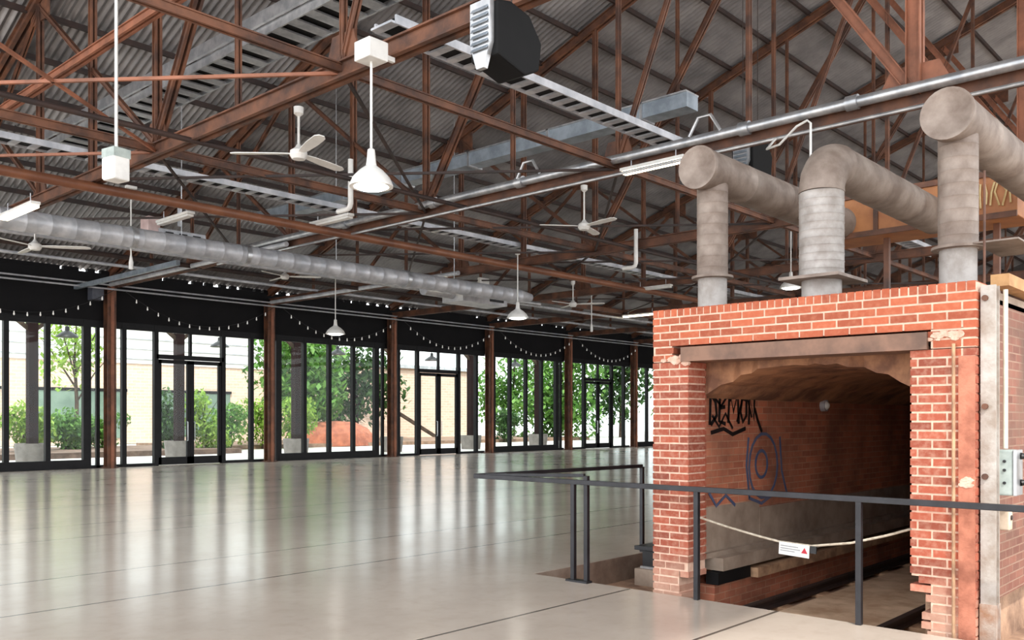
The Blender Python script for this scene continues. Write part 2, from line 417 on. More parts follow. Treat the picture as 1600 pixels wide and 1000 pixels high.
wn = dn = 0
GT = 5.0
for i in range(1, len(TX)-1):
    x = TX[i]; door = (i % 2 == 1)
    wn += 1
    w = struct('window_%d' % wn, (x, WY, 0))
    off = [.47, 1.65, 4.35, 5.58, 6.1] if door else [.45, 1.72, 2.98, 4.26, 5.54]
    fr = MB()
    for j, o_ in enumerate(off):
        th = .16 if (door or j not in (0, 4)) else .26
        if o_ == 6.1: continue
        fr.box(o_-th/2, o_+th/2, -.09, .09, 0, GT+.14)
    fr.box(0, BAY, -.08, .08, GT, GT+.14); fr.box(.2, BAY-.2, -.07, .07, GT-.1, GT-.0)
    if door:
        fr.box(.2, 1.65, -.06, .06, 0, .1); fr.box(4.35, BAY-.2, -.06, .06, 0, .1)
        fr.box(1.65, 4.35, -.09, .09, 3.92, 4.08); fr.box(2.95, 3.05, -.06, .06, 4.08, GT)
    else:
        fr.box(.45, 5.54, -.11, .11, 0, .3); fr.box(5.54, BAY-.2, -.06, .06, 0, .1); fr.box(5.86, 5.98, -.06, .06, 0, GT)
    fr.build('frame', FRAME, w)
    if door: spans = [(.2,.39,0),(.55,1.57,0),(1.73,2.95,1),(3.05,4.27,1),(4.43,5.5,0),(5.66,6.16,0)]
    else: spans = [(.58,1.64,2),(1.80,2.90,2),(3.06,4.18,2),(4.34,5.41,2),(5.67,5.86,0),(5.98,6.16,0)]
    for a, b, m_ in spans:
        z0 = {0:.1, 1:4.08, 2:.3}[m_]
        MB().box(a, b, -.006, .006, z0, GT-.1).build('pane', GLASS, w)
    if door:
        dn += 1
        d = struct('door_%d' % dn, (x, WY, 0))
        for a, b, hx in ((1.73, 2.99, 2.86), (3.01, 4.27, 3.14)):
            lf = MB(); lf.box(a, a+.13, -.05, .05, .02, 3.9); lf.box(b-.13, b, -.05, .05, .02, 3.9); lf.box(a, b, -.05, .05, .02, .3); lf.box(a, b, -.05, .05, 3.76, 3.9)
            lo = lf.build('door_leaf', FRAME, d)
            MB().box(a+.13, b-.13, -.005, .005, .3, 3.76).build('pane', GLASS, lo)
            MB().path([(hx,-.05,.9),(hx,-.11,.9),(hx,-.11,1.6),(hx,-.05,1.6)], .018, 8).build('handle', SILVER, lo, True)

# wall-hung conduits, festoon strings, small box
for k, z in enumerate((6.34, 6.2)):
    MB().tube((TX[0], WY-.6, z), (XE, WY-.6, z), .03, 8).build('wall_conduit', DUCTG, smooth=True, kind='thing', category='conduit',
        label=('upper' if k == 0 else 'lower')+' of two pale conduits running along the dark band above the glazing')
MB().box(-.2, .2, -.22, .185, -.2, .25).build('loudspeaker', two_tone('slate_box', (86,88,98), (74,76,86), 5, .5), bevel=.02,
    label='small slate-grey box fixed on the dark band beside the first visible column', category='loudspeaker', kind='thing').location = (13.2, WY-.3, 6.0)
FL = {2:'festoon string of small white bulbs drooping over the leftmost glazed bay', 3:'festoon string of white bulbs drooping above the first pair of glass doors', 4:'festoon string of white bulbs above the green-tree glazing right of the first doors',
      5:'festoon string of white bulbs above the second pair of glass doors', 6:'festoon string of white bulbs above glazing between second and third doors', 7:'festoon string of white bulbs above the third pair of glass doors'}
for i in range(2, 8):
    x0 = TX[i]+.2; x1 = TX[i+1]-.2; n = 15
    t = thing('string_lights', FL[i], 'string lights', (x0, WY-.75, 6.15), group='festoon strings')
    pts = [((x1-x0)*a/24, 0, -1.0*(1-(2*a/24-1)**2)+.15*abs(math.sin(a))*0) for a in range(25)]
    MB().path(pts, .012, 5).build('cord', BLACK, t)
    b0 = None
    for a in range(1, n):
        q = a/n; bx = ((x1-x0)*q, 0, -1.0*(1-(2*q-1)**2)-.09)
        if b0 is None: b0 = MB().lathe([(.001,-.05),(.024,-.03),(.028,.0),(.018,.04),(.014,.09)], n=8).build('bulb', BULB, t, True); b = b0
        else: b = b0.copy(); COL.objects.link(b); b.parent = t
        b.location = bx

# ------------------------------------------------------------------ kiln
KX = 7.65; KT = 2.79; KB = -.45; CO = .0735
kiln = thing('brick_kiln', 'red brick kiln with open arched tunnel and soldier-course parapet', 'kiln', (0,0,0))
random.seed(11)
def brick_block(y0, y1, z0, n, x0, depth, soldier=False, ragged=None):
    """individually laid bricks on the face x = x0 (facing -x), wrapping the y ends"""
    b = MB(); g = .017
    for r in range(n):
        z = z0 + r*CO; a, c = y0, y1
        if ragged: a, c = ragged(r, z, y0, y1)
        yy = a - (0 if r % 2 else .112)
        while yy < c-.01:
            s = max(yy, a); e = min(yy+.225-g, c)
            if e-s > .03:
                jx = random.uniform(-.003, .003)
                b.box(x0+jx, x0+depth, s, e, z+g/2, z+CO-g/2)
            yy += .225
    return b
# left pier (y 4.65-5.06) and right pier (2.06-2.56)
def rag_left(r, z, a, c): return (a + (.10 + .03*math.sin(r*2.1) if z < .12 else (.05*(r % 2) if z < .22 else 0)), c)
def rag_right(r, z, a, c): return (a, c - (.11 + .03*math.sin(r*1.7) if z < .25 else (.06*(r % 2) if z < .4 else 0)))
nP = 36
lp = brick_block(4.65, 5.06, KB, nP+1, KX, .34, ragged=rag_left).build('left_pier', BRKP, kiln)
MB().box(KX+.006, KX+.33, 4.76, 5.05, KB, 2.262).build('mortar', MORT, lp); 
MB().box(KX+.006, KX+.33, 4.66, 4.759, .2, 2.262).build('mortar', MORT, lp)
rp = brick_block(2.06, 2.56, KB, nP+1, KX, .34, ragged=rag_right).build('right_pier', BRKP, kiln)
MB().box(KX+.006, KX+.33, 2.07, 2.40, KB, 2.262).build('mortar', MORT, rp)
MB().box(KX+.006, KX+.33, 2.401, 2.55, .42, 2.262).build('mortar', MORT, rp)
# header: bricks flanking the lintel, four courses, soldier course
z_h = KB+(nP+1)*CO
hd = brick_block(2.06, 2.42, z_h, 2, KX, .34); hb = brick_block(4.82, 5.06, z_h, 2, KX, .34); hd.add(hb.v, hb.f)
z_l = z_h+2*CO
nc = 4
hb = brick_block(2.06, 5.06, z_l, nc, KX, .34); hd.add(hb.v, hb.f)
z_s = z_l+nc*CO
yy = 2.06
while yy < 5.05:
    hd.box(KX+random.uniform(-.004,.004), KX+.34, yy+.007, min(yy+CO-.007, 5.06), z_s+.008, KT); yy += CO
ho = hd.build('header_wall', BRK, kiln)
MB().box(KX+.006, KX+.33, 2.065, 5.055, 2.43, KT-.008).build('mortar', MORT, ho)
MB().box(KX+.006, KX+.33, 2.065, 2.40, 2.27, 2.425).build('mortar', MORT, ho); MB().box(KX+.006, KX+.33, 4.84, 5.055, 2.27, 2.425).build('mortar', MORT, ho)
MB().extrude([(-.02,-.065),(.36,-.065),(.36,-.04),(.02,-.04),(.02,.075),(-.02,.075)], (KX-.012, 2.42, 2.33), (KX-.012, 4.72, 2.33), up=(0,0,1)).build('steel_lintel',
    two_tone('lintel_steel', (138,104,86), (104,80,68), 3, .6, .2), kiln, label='long rusty steel angle lintel')
random.seed(5)
def blob(name, y, z, w, h):
    b = MB()
    for _ in range(16):
        yy = y+random.gauss(0, w/3); zz = z+random.gauss(0, h/3); a = random.uniform(.02,.05); c = random.uniform(.012,.03)
        b.add([(KX-.008-random.uniform(0,.006), yy+a*math.cos(k*PI/4)*random.uniform(.7,1.2), zz+c*math.sin(k*PI/4)*random.uniform(.7,1.2)) for k in range(8)] + [(KX+.012, yy+a*1.1*math.cos(k*PI/4), zz+c*1.1*math.sin(k*PI/4)) for k in range(8)],
              [tuple(range(8))]+[(k,(k+1)%8,8+(k+1)%8,8+k) for k in range(8)])
    return b.build(name, LIME, kiln)
blob('lime_patch', 4.78, 2.28, .26, .08); blob('lime_patch', 2.33, 2.37, .3, .07); blob('lime_patch', 2.13, 1.2, .04, .06)
# body: side walls, roof slab, tunnel lining
KE = 17.0
MB().box(KX+.345, KE, 4.72, 5.05, .3, 2.7).build('tunnel_wall', BRICKT, kiln)
MB().box(KX+.345, KE, 2.06, 2.55, .2, 2.7).build('side_wall', BRICKS, kiln)
MB().box(KX+.345, KE, 2.2, 2.55, -.3, .2).build('side_footing', SOIL, kiln)
MB().box(KX+.345, KE, 4.9, 5.05, -.3, .3).build('tunnel_footing', BRICKT, kiln)
MB().box(KE, KE+.3, 2.06, 5.05, -.3, 2.7).build('end_wall', BRICKT, kiln)
MB().box(KX+.345, KE+.3, 2.06, 5.05, 2.66, 2.76).build('roof_slab', CONC, kiln)
# vault with ragged mouth
arc = []
for k in range(21):
    q = k/20; yy = 2.55+(4.72-2.55)*q; u = 2*q-1
    arc.append((yy, 1.90 + .31*(1-abs(u)**2.5)))
vb = MB(); A = []; B = []
for yy, zz in arc:
    A.append((KX+.36+.05*math.sin(yy*9)+.03*math.sin(yy*23), yy, zz+.012*math.sin(yy*31))); B.append((KE, yy, zz))
n = len(A); up1 = [(KX+.36, yy, 2.6) for yy, _ in arc]
vb.add(A+B+up1, [(i, i+1, n+i+1, n+i) for i in range(n-1)] + [(i+1, i, 2*n+i, 2*n+i+1) for i in range(n-1)])
vb.build('vault', two_tone('sooty_vault', (178,128,94), (112,76,58), 2.5, .85, bmp=.4, bscale=14), kiln)
# ledges along the left of the tunnel
lg = MB(); lg.box(KX+.5, KE, 4.55, 4.95, .16, .29); lg.box(KX+.3, KE, 4.66, 4.95, .29, .34)
lg.build('stone_ledge', CONC, kiln)
MB().box(KX+.45, KE, 4.62, 4.9, -.3, .02).build('ledge_base', BRICKT, kiln)
MB().box(KX+1.15, KE, 4.5, 4.7, .02, .12).build('ledge_timber', TIMBER, kiln)
MB().box(KX+.3, KX+1.6, 4.715, 4.722, .3, .8).build('grey_render', CONC, kiln); MB().box(KX+1.6, KE-.2, 4.712, 4.722, .34, .72).build('grey_render', CONC, kiln)
MB().box(KX+.42, KX+1.1, 4.56, 4.7, .03, .15).build('gap_shade_block', HBLK, kiln, label='black block standing for shade in the gap under the stone ledge')  # solid black block paints the shade inside the gap below the ledge
MB().box(KX-.006, KX+.1, 2.066, 2.19, -.4, 2.2).build('render_strip', two_tone('pink_render', (190,122,98), (152,92,72), 5, .85, bmp=.3), kiln, label='smooth pinkish strip at the outer edge of the right pier')
# spray-paint marks on the tunnel wall (face y = 4.72)
def ribbon(b, pts, w, y):
    pts = [Vector((p[0], 0, p[1])) for p in pts]; L_ = []; R_ = []
    for i, p in enumerate(pts):
        d = (pts[min(i+1,len(pts)-1)]-pts[max(i-1,0)]).normalized(); nrm = Vector((-d.z, 0, d.x))*w/2
        L_.append((p.x+nrm.x, y, p.z+nrm.z)); R_.append((p.x-nrm.x, y, p.z-nrm.z))
    m = len(pts); yb = y+.004
    vs = L_+R_+[(a, yb, c) for a, _, c in L_]+[(a, yb, c) for a, _, c in R_]
    fs = []
    for i in range(m-1): fs += [(i, i+1, m+i+1, m+i), (i, 2*m+i, 2*m+i+1, i+1), (m+i, m+i+1, 3*m+i+1, 3*m+i)]
    b.add(vs, fs)
GY = 4.712
gb = MB(); gx, gz, gs = 8.17, 1.62, .95
strokes = [[(0,.02),(.02,.36)],[(0,.36),(.12,.26),(.15,.12),(.02,.02)],            # D
  [(.22,.34),(.20,.06),(.34,.03)],[(.21,.2),(.33,.21)],[(.22,.34),(.35,.33)],        # E
  [(.40,.04),(.43,.36),(.52,.16),(.62,.37),(.64,.03)],                               # M
  [(.72,.30),(.68,.16),(.74,.05),(.82,.12),(.82,.28),(.72,.31)],                     # O
  [(.88,.02),(.89,.34),(1.0,.08),(1.02,.37)],                                        # N
  [(1.02,.2),(1.1,.06),(1.2,-.06)],[(.02,-.06),(.3,-.02),(.5,-.08),(.8,-.02)]]
for s_ in strokes: ribbon(gb, [(gx+a*gs, gz+b) for a, b in s_], .042, GY)
for s_ in ([(.05,.12),(.2,.0),(.34,.14),(.5,-.02)],[(.3,.4),(.45,.28),(.6,.42)],[(.6,.05),(.78,.42),(.95,.1)],[(.1,.3),(.25,.22),(.4,.34)]): ribbon(gb, [(gx+a*gs, gz+b) for a, b in s_], .03, GY)
gb.build('graffiti', INK, kiln, label='black sprayed scrawl high on the left tunnel wall')
def loop(cx, cz, rx, rz, a0=0, a1=2*PI, n=18): return [(cx+rx*math.cos(a0+(a1-a0)*k/n), cz+rz*math.sin(a0+(a1-a0)*k/n)) for k in range(n+1)]
bb = MB()
for s_ in (loop(9.35, 1.18, .34, .36), loop(9.3, 1.2, .14, .15), [(9.0,1.5),(8.95,1.2),(9.02,.84)], [(9.75,1.5),(9.8,1.1),(9.95,.8)], [(8.15,.95),(8.3,.8),(8.5,.9),(8.7,.78)], [(9.0,.84),(9.3,.76),(9.6,.85)]):
    ribbon(bb, s_, .035, GY)
bb.build('graffiti', BLUEINK, kiln, label='faded blue sprayed loops low on the tunnel wall')
bk = thing('bulkhead_lamp', 'small pale round lamp high on the inside wall of the kiln tunnel', 'lamp', (10.9, 4.7, 1.87))
MB().tube((0,.01,0), (0,-.05,0), .075, 14).build('base', DUCTG, bk, True); MB().lathe([(.06,0),(.055,.05),(.03,.08),(.001,.09)], n=14).build('lens', WHITE, bk, True)
[c for c in bk.children if c.name.startswith('lens')][0].rotation_euler = (PI/2,0,0)
# conduit down the right pier
MB().tube((KX-.025, 2.22, -.4), (KX-.025, 2.22, 2.3), .014, 8).build('pier_conduit', TIMBER, smooth=True, label='thin brown pipe running down the front of the right brick pier', category='pipe', kind='thing')
# track and pit timbers
for yv, lab in ((4.32, 'left rail of the kiln track on the pit floor'), (3.0, 'right rail of the kiln track by the right pier')):
    MB().extrude([(-.05,-.05),(.05,-.05),(.05,-.035),(.012,-.02),(.012,.02),(.03,.03),(.03,.05),(-.03,.05),(-.03,.03),(-.012,.02),(-.012,-.02),(-.05,-.035)], (7.55, yv, -.21), (16.9, yv, -.21)).build('track_rail', RUSTD, label=lab, category='rail', kind='thing')
for k in range(9):
    MB().box(-.11, .11, -.95, .95, -.07, .04).build('track_sleeper', TIMBER, bevel=.01, label='weathered timber sleeper laid across under the kiln track', category='sleeper', group='track sleepers', kind='thing').location = (7.95+.95*k, 3.66, -.3+.0)
MB().box(8.1, 14.5, 3.12, 4.1, -.255, -.225).build('floor_board', two_tone('bleached_board', (216,186,156), (180,146,116), 3, .8), label='wide wooden board lying between the kiln rails', category='board', kind='thing')
# steel buckstay, conduits, switch gear at the right corner
bs = thing('kiln_buckstay', 'grey painted steel post with rusted foot at the right corner of the kiln', 'post', (7.76, 1.99, -.3))
MB().ibeam((0,0,0), (0,0,3.05), .11, .11, .018, up=(1,0,0)).build('shaft', two_tone('chipped_grey_paint', (186,180,174), (150,136,124), 4, .6, bmp=.2), bs)
MB().box(-.065, .065, -.06, .06, 0, .55).build('rusted_foot', two_tone('rusted_base_steel', (150,112,88), (176,160,148), 6, .7, bmp=.3), bs, label='rusted lower casing')
for zz in (1.55, 2.1, 2.95): MB().tube((-.075, .02, zz), (-.05, .02, zz), .024, 10).build('bolt_head', RUST, bs, True)
MB().tube((7.84, 1.9, 1.47), (7.84, 1.9, 2.72), .018, 10).build('conduit', two_tone('cream_pipe', (226,218,200), (206,196,176), 5, .5), smooth=True, label='cream conduit rising from the switch box up the grey post', category='conduit', kind='thing')
sb = thing('switch_box', 'grey-green electrical switch box with black lever beside the kiln corner', 'switch box', (7.9, 1.9, 1.1))
MB().box(-.09, .09, -.06, .10, 0, .36).build('enclosure', SWG, sb, bevel=.012)
MB().box(-.10, .10, -.085, -.06, .0, .36).build('cover', SILVER, sb, bevel=.006)
MB().path([(.03,-.085,.10),(.07,-.15,.11),(.07,-.16,.3),(.03,-.085,.31)], .028, 10).build('lever', BLACK, sb, True)
for zz in (.1, .2, .27): MB().tube((-.1, .0, zz), (-.088, .0, zz), .012, 8).build('screw', BLACK, sb)
jb = thing('junction_box', 'small pale junction box below the switch box', 'junction box', (7.92, 1.93, .82))
MB().box(-.05, .05, -.05, .08, 0, .2).build('enclosure', two_tone('cream_box', (214,196,176), (190,168,146), 6, .6), jb, bevel=.01)
MB().tube((0,-.051,.1), (0,-.06,.1), .02, 10).build('cover_screw', RUSTD, jb)
MB().box(8.2, 17, 1.96, 2.10, 2.8, 2.9).build('timber_plate', two_tone('tan_timber', (196,152,104), (168,124,80), 5, .7), label='tan timber plate on top of the kiln side wall', category='timber', kind='thing')
MB().tube((8.1, 2.12, 2.72), (8.1, 2.12, 3.75), .01, 8).build('flue_rod', RUST, smooth=True, label='thin upright rod above the kiln corner', category='rod', kind='thing')

# flues
def spiral(b, p, q, r, n=20, pitch=.11):
    p = Vector(p); q = Vector(q); L_ = (q-p).length; k = int(L_/pitch); pts = []; rad = []
    for i in range(k+1):
        c = p.lerp(q, i/k); d = (q-p).normalized()
        for dz, rr in ((-.006, r), (0, r+.0035), (.006, r)):
            pts.append(c+d*dz); rad.append(rr)
    return b.path(pts, r, n, rad)
def flue(y, label, elbow):
    t = thing('kiln_flue', label, 'flue', (8.6, y, 2.76), group='kiln flues')
    za = 4.35-2.76
    if not elbow:
        spiral(MB(), (0,0,.45), (0,0,za), .165).build('riser', FLUE, t, True)
        MB().tube((0,0,0), (0,0,.46), .155, 20).build('riser_foot', FLUEL, t, True)
        spiral(MB(), (-.3,0,za), (3.4,0,za), .215, 24, .8).build('horizontal_run', FLUE, t, True)
        cap = MB().lathe([(.226,-.03),(.226,.012),(.2,.012),(.19,.004),(.001,.004)], n=28).build('end_cap', FLUE, t, True)
        cap.rotation_euler = (0, -PI/2, 0); cap.location = (-.305, 0, za)
        fl = MB(); fl.lathe([(.165,0),(.22,0),(.22,.025),(.165,.025)], (0,0,.45), 24); fl.build('flange', FLUE, t, True)
    else:
        z2 = 4.26-2.76; pts = []; rad = []; R = .34
        spiral(MB(), (0,0,.33), (0,0,z2-R), .214, 24, .07).build('riser', FLUEL, t, True)
        for k in range(13):
            a = PI/2*k/12; pts.append((R-R*math.cos(a), 0, z2-R+R*math.sin(a))); rad.append(.216+(.005 if k % 4 == 0 else 0))
        MB().path(pts, .215, 24, rad).build('elbow', FLUE, t, True)
        spiral(MB(), (R,0,z2), (3.4,0,z2), .214, 24, .8).build('horizontal_run', FLUE, t, True)
        MB().tube((0,0,0), (0,0,.34), .19, 20).build('riser_foot', FLUEL, t, True)
        MB().box(-.32, .4, -.3, .3, .3, .33).build('flange', FLUE, t)
    return t
flue(4.93, 'round-capped brown metal flue above the left end of the kiln', False)
flue(3.72, 'pale flue with a curved elbow in the middle of the kiln top', True)
flue(2.466, 'round-capped brown metal flue above the right end of the kiln', False)
MB().box(8.45, 9.3, 1.95, 2.3, 3.22, 3.235).build('flue_shelf_plate', FLUE, label='thin grey plate sticking out beside the right flue', category='plate', kind='thing')
# rust-orange hopper box behind the flues
hx = thing('steel_hopper', 'rust-orange steel box behind the flues with pale scrawl at one end', 'hopper', (12.0, 3.8, 4.15))
MB().box(0, .8, -1.02, 1.4, 0, .55).build('hopper_body', ORANGE, hx, bevel=.01)
MB().box(-.03, .0, -1.02, 1.4, -.02, .05).build('bottom_rail', RUST, hx); MB().box(-.03, .0, -1.02, 1.4, .5, .57).build('top_rail', RUST, hx)
MB().box(-.025, .0, .62, .68, .05, .5).build('stiffener', RUST, hx)
pb = MB(); random.seed(3)
for k in range(9):
    yy = -.95+.06*k; pts = [Vector((0,yy+random.uniform(-.02,.05), .12+random.uniform(0,.05))), Vector((0,yy+random.uniform(-.02,.05), .3)), Vector((0,yy+random.uniform(-.02,.06), .42))]
    pb.path([(-.03, p.y, p.z) for p in pts], .012, 5)
pb.build('scrawl', PALEINK, hx, label='pale yellow painted scrawl')
for yy in (-.7, .65): MB().bar((.4, yy, -1.42), (.4, yy, 0), .07, .07).build('leg', RUST, hx)

# rope and sign
rope = [(7.8, 4.66, .74), (7.78, 4.3, .665), (7.78, 3.95, .6), (7.78, 3.76, .572), (7.78, 3.46, .56), (7.78, 3.1, .62), (7.78, 2.8, .71), (7.8, 2.55, .80)]
MB().path(rope, .011, 8).build('barrier_rope', ROPE, smooth=True, label='pale rope slung across the kiln mouth holding the small sign', category='rope', kind='thing')
sg = thing('warning_sign', 'small white sign with red mark hanging from the rope', 'sign', (7.765, 3.62, .455)); sg.rotation_euler = (math.radians(3), 0, 0)
MB().box(-.003, .003, -.145, .145, 0, .115).build('sign_plate', WHITE, sg)
sp_ = MB()
for zz, w in ((.078, .17), (.055, .19), (.034, .14)): sp_.box(-.0045, -.003, .13-w, .13, zz, zz+.009)
sp_.build('print_lines', GREYP, sg)
MB().add([(-.0046,-.10+.035*math.cos(a), .055+.035*math.sin(a)) for a in (PI/2, PI/2+2.094, PI/2+4.189)]+[(-.003,-.10+.035*math.cos(a), .055+.035*math.sin(a)) for a in (PI/2, PI/2+2.094, PI/2+4.189)], [(0,1,2),(0,3,4,1),(1,4,5,2),(2,5,3,0)]).build('red_mark', REDP, sg)
MB().box(-.008, .008, -.21, -.155, .05, .115).build('clip', BLACK, sg)

# ------------------------------------------------------------------ railing round the pit
ra = thing('guard_railing', 'black steel guard railing around the kiln pit edge', 'railing', (0,0,0))
RX = 7.42; RZ = 1.04
MB().bar((RX, 7.36, RZ), (RX, -1.2, RZ), .05, .05).build('top_rail', RAILM, ra, bevel=.004)
MB().bar((RX, 7.36, RZ+.005), (9.65, 6.55, 1.1), .05, .045).build('return_rail', RAILM, ra, bevel=.004)
MB().bar((RX+.06, 5.8, 1.11), (RX+.02, 7.2, RZ+.02), .04, .035).build('link_rail', RAILM, ra, bevel=.004)
for yy, xx, top in ((5.9, RX, RZ), (4.42, RX, RZ), (2.89, RX, RZ), (1.38, RX, RZ), (5.74, RX+.02, 1.13)):
    p = MB().box(xx-.024, xx+.024, yy-.024, yy+.024, -.0, top-.02).build('post', RAILM, ra, bevel=.004)
MB().box(9.626, 9.674, 6.526, 6.574, 0, 1.09).build('post', RAILM, ra, bevel=.004)
MB().box(RX-.06, RX+.035, 5.68, 5.96, .0, .02).build('foot_plate', RAILM, ra)
# black box in the pit
bx = thing('steel_box', 'black steel box with overhanging lid beside the left brick pier', 'box', (9.2, 5.95, -.3))
MB().box(-.18, .45, -.5, .28, .0, .2).build('plinth', CONC, bx); MB().box(-.1, .4, -.5, .22, .2, .42).build('carcass', BLACK, bx)
MB().box(-.16, .46, -.5, .3, .42, .47).build('lid', RAILM, bx, bevel=.006); MB().box(-.12, -.1, -.5, .24, .2, .225).build('bottom_edge', SILVER, bx)

# ------------------------------------------------------------------ services under the roof
def tray(name, label, p, q, w, side, rung, mat, step=.3, deck=False):
    p = Vector(p); q = Vector(q); t = thing(name, label, 'cable tray', p); d = (q-p); L_ = d.length; d.normalize(); a = d.cross(Vector((0,0,1)))
    for s_ in (-1, 1): MB().bar(a*s_*w/2, a*s_*w/2+d*L_, .03, side).build('side_rail', mat, t)
    n = int(L_/step)
    for k in range(n):
        c = d*k*step
        if k == 0: r0 = MB().bar(-a*w/2+Vector((0,0,-side*.35)), a*w/2+Vector((0,0,-side*.35)), rung, .03).build('rung', mat, t); r = r0
        else: r = r0.copy(); COL.objects.link(r); r.parent = t
        r.location = c
    if deck: MB().bar(Vector((0,0,0)), d*L_, w*.86, .04).build('cable_bundle', HBLK, t)
    return t
tray('cable_tray', 'wide galvanised ladder tray rising across the top left of the roof', (8.4, 21.7, 8.0), (8.4, 4, 8.0), .7, .16, .24, SILVER, .46, True)
MB().bar((7.98, 21.9, 8.2), (7.98, 6, 8.15), .05, .2).build('tray_cover', SILVER, label='bright white strip alongside the wide ladder tray', category='cover strip', kind='thing')
tray('cable_tray', 'grey ladder tray running lengthwise under the black ceiling heater', (7.6, 9.2, 6.9), (30, 9.2, 6.9), .42, .12, .14, DUCTG, .34, True)
tray('cable_tray', 'narrow ladder tray running lengthwise above the brown pipe', (5.8, 18.3, 6.95), (40, 18.3, 6.95), .4, .12, .13, DUCTG, .36, True)
bd = thing('air_duct', 'bluish galvanised rectangular duct slanting behind the silver pipe', 'duct', (14.95, 0, 7.75))
MB().box(-.2, .2, 9.0, 24, -.14, .14).build('duct_body', BLUEG, bd)
MB().box(-.23, .23, 9.0, 24, .14, .17).build('top_flange', SILVER, bd)
for k in range(6): MB().box(-.23, .23, 10+2.4*k, 10.06+2.4*k, -.17, .17).build('joint_band', SILVER, bd)
rd = thing('air_duct', 'large round grey spiral duct running lengthwise by the glazed side', 'duct', (0, 20.25, 5.85))
spiral(MB(), (4, 0, 0), (22.5, 0, 0), .23, 20, .5).build('duct_run', DUCTG, rd, True)
for xx in (9.3, 12.2, 17.5): MB().tube((xx-.06,0,0), (xx+.06,0,0), .255, 20).build('collar', SILVER, rd, True)
MB().tube((22.5,0,0), (23.1,0,0), .23, 20, .14).build('reducer', DUCTG, rd, True)
for xx in (6, 10.5, 15, 19.5): MB().tube((xx, 0, .22), (xx, 0, roof_z(20.25)-5.9), .012, 6).build('hanger_rod', SILVER, rd)
vu = thing('ventilation_unit', 'pale ventilation box with black grilles on the round grey duct', 'ventilation unit', (10.6, 20.9, 5.9))
MB().box(-.5, .7, -.35, .35, -.1, .35).build('casing', DUCTG, vu, bevel=.02)
for xx in (-.25, .1, .45): MB().box(xx-.1, xx+.1, -.365, -.35, .05, .28).build('grille', BLACK, vu)
MB().box(-.75, -.45, -.3, .1, .25, .6).build('pink_damper', PINKW, vu, bevel=.01)
MB().box(-.05, .05, -.36, -.34, .45, .9).build('bracket', SILVER, vu)
vu2 = thing('ventilation_unit', 'grey air unit with white control box above the middle glass doors', 'ventilation unit', (21.9, 21.9, 5.9))
MB().box(-.9, 1.3, -.5, .5, -.25, .35).build('casing', DUCTG, vu2, bevel=.02); MB().box(-.2, .25, -.62, -.5, .1, .6).build('control_box', WHITE, vu2, bevel=.01)
MB().box(.4, 1.1, -.515, -.5, -.15, .2).build('grille', BLACK, vu2)
MB().tube((-.9,0,.05), (-2.2,0,.05), .2, 16).build('inlet_pipe', DUCTG, vu2, True); MB().tube((1.3,0,.1), (3.6,0,.1), .09, 12).build('outlet_pipe', SILVER, vu2, True)
# assorted lengthwise pipes low under the roof near the glazed side
for k, (yy, z, r, m_, lab) in enumerate(((23.4, 6.2, .05, DUCTG, 'slim grey pipe running lengthwise beyond the round duct'), (25.6, 6.35, .07, RUSTD, 'dark brown pipe running lengthwise near the eaves'),
        (28.3, 6.55, .05, DUCTG, 'slim grey pipe close to the eaves'), (13.9, 6.3, .045, RUSTD, 'thin dark pipe running lengthwise below the trusses mid-hall'))):
    MB().tube((2, yy, z), (60, yy, z), r, 10).build('ceiling_pipe', m_, smooth=True, label=lab, category='pipe', kind='thing')
for i, lab in ((3, 'grey pipe slanting along the second truss near the glazed wall'), (4, 'grey pipe slanting along the third truss')):
    MB().tube((TX[i]-.25, 20.5, 6.35), (TX[i]-.25, 31.2, 6.35), .07, 10).build('branch_pipe', DUCTG, smooth=True, label=lab, category='pipe', kind='thing')
MB().bar((12.6, 24.5, 6.2), (12.6, 31.7, 6.2), .12, .14).build('strut_channel', BLUEG, label='pale flat strut slanting below the round duct at left', category='strut', kind='thing')
# white elbow vents
for loc, zt, lab in (((14.6*.775, 14.5*1.02, 6.0), 1.0, 'white elbowed vent pipe beside the lit dish pendant'), ((19.9, 13.7, 5.76), 1.0, 'white elbowed vent pipe in the middle distance left of the kiln flue')):
    MB().path([(0,0,zt), (0,0,.1), (0,.03,.03), (0,.1,0), (0,.42,0)], .055, 12).build('vent_pipe', WHITE, smooth=True, label=lab, category='vent pipe', kind='thing').location = loc

# ------------------------------------------------------------------ unit heaters
def heater(loc, label, s):
    t = thing('unit_heater', label, 'heater', loc, group='unit heaters')
    oc = [(-.36,-.3),(.2,-.44),(.5,-.3),(.56,.1),(.3,.42),(-.1,.5),(-.36,.44)]
    MB().extrude([(a*s, b*s) for a, b in oc], (0,-.26*s,0), (0,.26*s,0)).build('housing', HBLK, t, bevel=.02)
    lv = MB().extrude([(-.19*s,.46*s),(-.19*s,-.12*s),(-.07*s,-.46*s),(.07*s,-.46*s),(.19*s,-.12*s),(.19*s,.46*s)][::-1], (-.44*s,0,0), (-.362*s,0,0)).build('louvre_frame', SILVER, t)
    b = MB()
    for k in range(7): b.obox((-.455*s, 0, (-.2+.09*k)*s), .012*s, .3*s, .06*s, Matrix.Rotation(.6, 3, 'Y'))
    b.build('louvre', BLUEG, lv)
    for yy in (-.18, .18): MB().tube((0,yy*s,.44*s), (0,yy*s,roof_z(loc[1])-loc[2]-.2), .008, 6).build('hanger_rod', RUSTD, t)
    MB().lathe([(.001,0),(.2*s,0),(.22*s,-.03),(.22*s,0)], n=16).build('fan_shroud', HBLK, t, True).location = (.1*s, .29*s, 0)
    return t
heater((6.8, 6.35, 5.58), 'large black unit heater with silver louvred end hanging near the nearest truss', .74)
heater((18.4, 9.6, 7.5), 'smaller-looking black unit heater behind the left kiln flue', 1.0)

